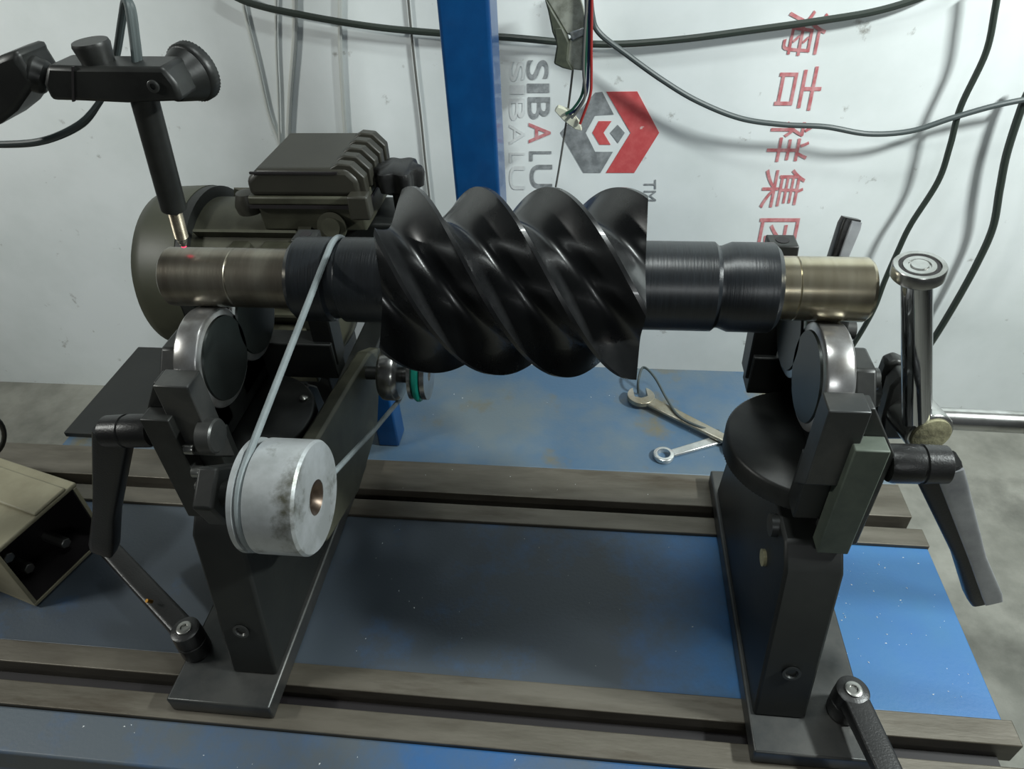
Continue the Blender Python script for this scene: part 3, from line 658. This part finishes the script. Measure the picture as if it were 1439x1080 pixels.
# ------------------------------------------------------------------ cream box on the bed (left)
cb = root('cream_housing', (-0.86, -0.02, 0.0), 'open ended cream metal housing with dark interior and bolts on bed', 'housing')
A = P(50, 851, 2, 0.002); B = Vector((-0.752, 0.055, 0)); A = Vector((A.x, A.y, 0))
B = A + (Vector((-0.752, 0.05, 0))-Vector((-0.79, -0.088, 0))).normalized()*0.150
du = (B-A).normalized(); dl = Vector((-du.y, du.x, 0))          # dl runs to the left, away from the open end
Hh = 0.135; Lh = 0.34; tk = 0.006
def slab(o, u, v, w_):
    bm = nb(); r = [o, o+u, o+u+v, o+v]; prism(bm, r, w_); return bm
Z1 = Vector((0, 0, 1))
obj('bottom_wall', slab(A, du*0.15, dl*Lh, Z1*tk), 'cream', cb, 0.001)
obj('front_wall', slab(A+Z1*tk, du*tk, dl*Lh, Z1*(Hh-2*tk)), 'cream', cb, 0.001)
obj('rear_wall', slab(A+du*(0.15-tk)+Z1*tk, du*tk, dl*Lh, Z1*(Hh-2*tk)), 'cream', cb, 0.001)
obj('top_cover', slab(A+Z1*(Hh-tk)-du*0.003, du*0.156, dl*Lh, Z1*tk*1.3), 'cream', cb, 0.0025)
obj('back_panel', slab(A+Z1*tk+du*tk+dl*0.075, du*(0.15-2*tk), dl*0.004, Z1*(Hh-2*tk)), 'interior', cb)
obj('top_rib', slab(A+Z1*(Hh+0.0015)+du*0.075, du*0.06, dl*Lh, Z1*0.006), 'cream', cb, 0.003)
obj('inner_shade_sheet', slab(A+Z1*tk+du*tk+dl*0.002, du*(0.15-2*tk), dl*0.072, Z1*0.0015), 'interior', cb)  # dark sheet over the cream floor, painted shade of the box inside
obj('inner_side_shade_sheet', slab(A+Z1*tk+du*(0.15-tk-0.002)+dl*0.002, du*0.0015, dl*0.072, Z1*(Hh-2*tk-0.001)), 'interior', cb)  # same painted shade on the rear inner side
for (u_, z_, L_) in ((0.022, 0.088, 0.05), (0.122, 0.108, 0.04), (0.040, 0.030, 0.035), (0.100, 0.030, 0.05)):
    o_ = A+du*u_+Z1*z_+dl*0.076
    hexbolt('bolt', o_, -dl, 0.0095, L_, 'screw_steel', cb)
# hoop at the left frame edge
hp = root('hose_ring', P(-8, 612, 1, 0.10), 'black ring standing on the rail behind cream housing', 'hose')
obj('ring', tube(nb(), [P(-22+28*math.cos(a), 612+30*math.sin(a), 1, 0.12) for a in [2*PI*i/28 for i in range(28)]], 0.004, 8, True), 'black_paint', hp)
q = P(-22, 642, 1, 0.12)
obj('ring_foot', cyl(nb(), (q.x, q.y, 0), (q.x, q.y, q.z), 0.005, n=12), 'black_paint', hp)

# ------------------------------------------------------------------ wrenches and wire on the rear plate
ZT = -0.002
def wrench(name, p_open, p_box, wid, m, label, open_head=True):
    a = Vector(p_open); b = Vector(p_box); d = (b-a).normalized(); n = Vector((-d.y, d.x, 0)); L = (b-a).length
    rr = root(name, a, label, 'wrench', 'wrenches lying on the rear plate')
    zt = a.z
    bm = nb()
    h = wid*0.30
    s0 = a+d*wid*1.1; s1 = b-d*wid*0.95
    prism(bm, [s0-n*wid*0.48, s1-n*wid*0.36, s1+n*wid*0.36, s0+n*wid*0.48], (0, 0, h)); obj('shank', bm, m, rr, wid*0.12, 3)
    # open jaw
    tilt = math.radians(-48); bm = nb(); R_ = wid*0.98; pts = []
    c = a+d*wid*0.45
    for i in range(25):
        t = math.radians(29)+math.radians(302)*i/24
        # opening towards -d, turned 15 degrees
        t2 = t+PI+tilt
        pts.append(c+d*R_*math.cos(t2)+n*R_*math.sin(t2)*0.95)
    j = wid*0.46
    dd = d*math.cos(tilt)+n*math.sin(tilt); nn = -d*math.sin(tilt)+n*math.cos(tilt)
    pts += [c+dd*wid*0.12+nn*j, c+dd*wid*0.30, c+dd*wid*0.12-nn*j]
    prism(bm, pts, (0, 0, h*1.15)); obj('open_jaw', bm, m, rr, 0.001)
    # ring
    lathe(bm := nb(), [(0, wid*0.50), (0, wid*0.78), (h*0.4, wid*0.84), (h*1.3, wid*0.80), (h*1.5, wid*0.70), (h*1.5, wid*0.52), (0, wid*0.50)], b-d*wid*0.2, (0, 0, 1), 36)
    obj('ring_head', bm, m, rr)
    return rr
w1 = P(893, 556, 2, ZT+0.0090); w2 = w1+(P(1016, 618, 2, ZT+0.0090)-w1)*1.22
wrench('combination_wrench', w1, w2, 0.029, 'wrench', 'dull combination wrench with its open jaw under a wire loop')
v2 = P(929, 643, 2, ZT); v1 = P(1060, 605, 2, ZT)
wrench('combination_wrench', v1, v2, 0.024, 'wrench_bright', 'bright combination wrench with its ring end beside the pedestal')
cable('lead_loop', [P(897, 552, 2, ZT+0.004), P(897, 535, 2, 0.03), P(904, 516, 2, 0.045), P(920, 530, 2, 0.04), P(938, 562, 2, 0.022), P(955, 585, 2, 0.018), P(985, 600, 2, 0.016), P(1010, 605, 2, 0.002)], 0.0026, 'cable_grey', 'thin grey wire loop sticking up from dull wrench', cat='wire')

# ------------------------------------------------------------------ cables in front of the wall
YC = YW-0.025
hang = 'cables hanging in front of the wall'
cable('black_cable', [P(x, y, 1, YC) for x, y in ((300, -22), (350, 4), (430, 22), (520, 37), (610, 46), (720, 53), (800, 60), (870, 62), (960, 55), (1060, 42), (1160, 28), (1230, 16), (1290, -2), (1340, -25))], 0.0068, 'cable_dark', 'thick dark cable sagging across wall behind blue post')
YC2 = YW-0.06
cable('grey_cable', [P(x, y, 1, YC2) for x, y in ((828, -30), (832, 20), (842, 46), (880, 76), (930, 112), (980, 142), (1040, 166), (1100, 175), (1160, 178), (1220, 188), (1280, 184), (1340, 165), (1400, 148), (1460, 136))], 0.0056, 'cable_grey', 'grey cable drooping from connector plug across red Chinese lettering')
YC3 = YW-0.05
cable('black_cable', [P(x, y, 1, YC3) for x, y in ((1404, -25), (1398, 15), (1385, 75), (1350, 150), (1335, 205), (1318, 255), (1280, 315), (1262, 352), (1243, 395), (1225, 440), (1188, 500), (1150, 540))], 0.0062, 'cable_dark', 'dark cable running down wall behind chrome stop bearing')
cable('black_cable', [P(x, y, 1, YW-0.04) for x, y in ((1450, 120), (1436, 150), (1415, 215), (1405, 265), (1395, 320), (1372, 372), (1340, 430), (1308, 482), (1290, 505))], 0.0078, 'cable_dark', 'thick dark cable curving down wall behind chrome rod')
YP = YW-0.006
pale = 'pale thin wires down the wall'
for pts, r_, lb in (([(338, -20), (345, 20), (362, 90), (378, 160), (392, 200), (400, 240)], 0.0032, 'thin pale wire slanting down white wall to the motor'),
                ([(388, -20), (388, 60), (391, 130), (393, 200), (395, 240)], 0.0028, 'thinnest pale wire hanging between slanting wire and thick pale wire'),
                ([(414, -20), (414, 50), (408, 130), (405, 190), (405, 240)], 0.0060, 'thickest pale wire hanging straight down behind motor terminal box'),
                ([(478, -20), (478, 60), (482, 140), (486, 200), (488, 240)], 0.0046, 'pale wire hanging on wall between thickest wire and blue post')):
    cable('pale_wire', [P(x, y, 1, YP) for x, y in pts], r_, 'wire_pale', lb, group=pale)
cable('thin_wire', [P(x, y, 1, YP) for x, y in ((572, -20), (578, 45), (585, 110), (592, 170), (598, 230), (606, 300))], 0.0026, 'wire_thin', 'thin grey wire hanging beside the blue post')
# connectors
cn = root('hanging_connector', P(800, 50, 1, YW-0.10), 'greenish grey metal plug connector hanging on wires above emblem', 'connector')
ycn = YW-0.11
def pxprism(name, pts, y, th, m, parent, bev=0.0015):
    return obj(name, prism(nb(), [P(x, yy, 1, y) for x, yy in pts], (0, th, 0)), m, parent, bev)
pxprism('back_shell', [(764, -6), (812, -12), (824, 26), (828, 40), (806, 52), (796, 48), (776, 14)], ycn, 0.022, 'connector', cn, 0.003)
pxprism('side_shell', [(764, -6), (776, 14), (796, 48), (800, 62), (786, 70), (776, 46), (770, 16)], ycn-0.004, 0.030, 'conn_dark', cn, 0.003)
pxprism('metal_band', [(800, 46), (822, 38), (824, 48), (804, 57)], ycn-0.003, 0.024, 'alu', cn)
pxprism('front_shell', [(800, 56), (824, 48), (826, 86), (820, 100), (804, 98), (796, 84)], ycn, 0.022, 'connector', cn, 0.003)
pxprism('locking_lug', [(778, 40), (790, 38), (800, 60), (798, 84), (806, 100), (790, 96), (778, 90), (782, 66)], ycn-0.005, 0.024, 'conn_dark', cn, 0.003)
cable('cable_tail', [P(805, 98, 1, ycn+0.01), P(800, 140, 1, ycn+0.012), P(793, 190, 1, ycn+0.014), P(785, 240, 1, ycn+0.016), P(776, 290, 1, ycn+0.02)], 0.0022, 'wire_thin', None, parent=cn)
wh = root('loose_wire_plug', P(797, 168, 1, YW-0.10), 'small off-white plug on red and dark wires beside emblem', 'plug')
pxprism('plug_body', [(779, 156), (784, 150), (800, 156), (814, 172), (818, 184), (808, 182), (792, 170)], ycn-0.006, 0.016, 'white_plastic', wh)
for dx_, m_, pts in ((0, 'navy', ((828, -20), (828, 40), (827, 90), (824, 130), (812, 152), (800, 160))), (1, 'green_wire', ((823, -20), (824, 50), (822, 100), (818, 132), (806, 152), (795, 160))), (2, 'red', ((832, -20), (831, 60), (831, 110), (830, 130), (824, 150), (815, 174))), (3, 'wire_thin', ((826, -20), (821, 60), (820, 100), (822, 135), (812, 155), (803, 166)))):
    cable('wire', [P(x, y, 1, ycn-0.008-0.002*dx_) for x, y in pts], 0.0028, m_, None, parent=wh)

# ------------------------------------------------------------------ metal shavings on the bed
bm = nb()
def flake(p, s_):
    r = Matrix.Rotation(random.uniform(0, 6.28), 3, 'Z') @ Matrix.Rotation(random.uniform(-0.5, 0.5), 3, 'X')
    v = [bm.verts.new(Vector(p)+r @ Vector(q)*s_) for q in ((-1, -0.4, 0.15), (1, -0.3, 0.25), (0.1, 0.6, 0.2), (0, 0, 0.75))]
    for f in ((0, 2, 1), (0, 1, 3), (1, 2, 3), (2, 0, 3)): bm.faces.new([v[i] for i in f])
for i in range(130):
    k = random.random()
    if k < 0.50: p = (random.uniform(0.46, 0.64), random.uniform(-0.15, 0.11), -0.005)
    elif k < 0.66: p = (random.uniform(-0.28, 0.28), random.uniform(-0.15, 0.11), -0.005)
    elif k < 0.80: p = (random.uniform(-0.25, 0.6), random.uniform(0.27, 0.55), -0.002)
    elif k < 0.92: p = (random.uniform(-0.6, 0.3), random.uniform(-0.31, -0.265), -0.004)
    else: p = (random.uniform(-0.28, 0.6), random.uniform(0.19, 0.255), 0.0)
    flake(p, random.choice((0.0007, 0.0009, 0.0012, 0.0018)))
obj('metal_shavings', bm, 'flake', label='bright specks of metal shavings scattered on blue bed', cat='shavings', kind='stuff')
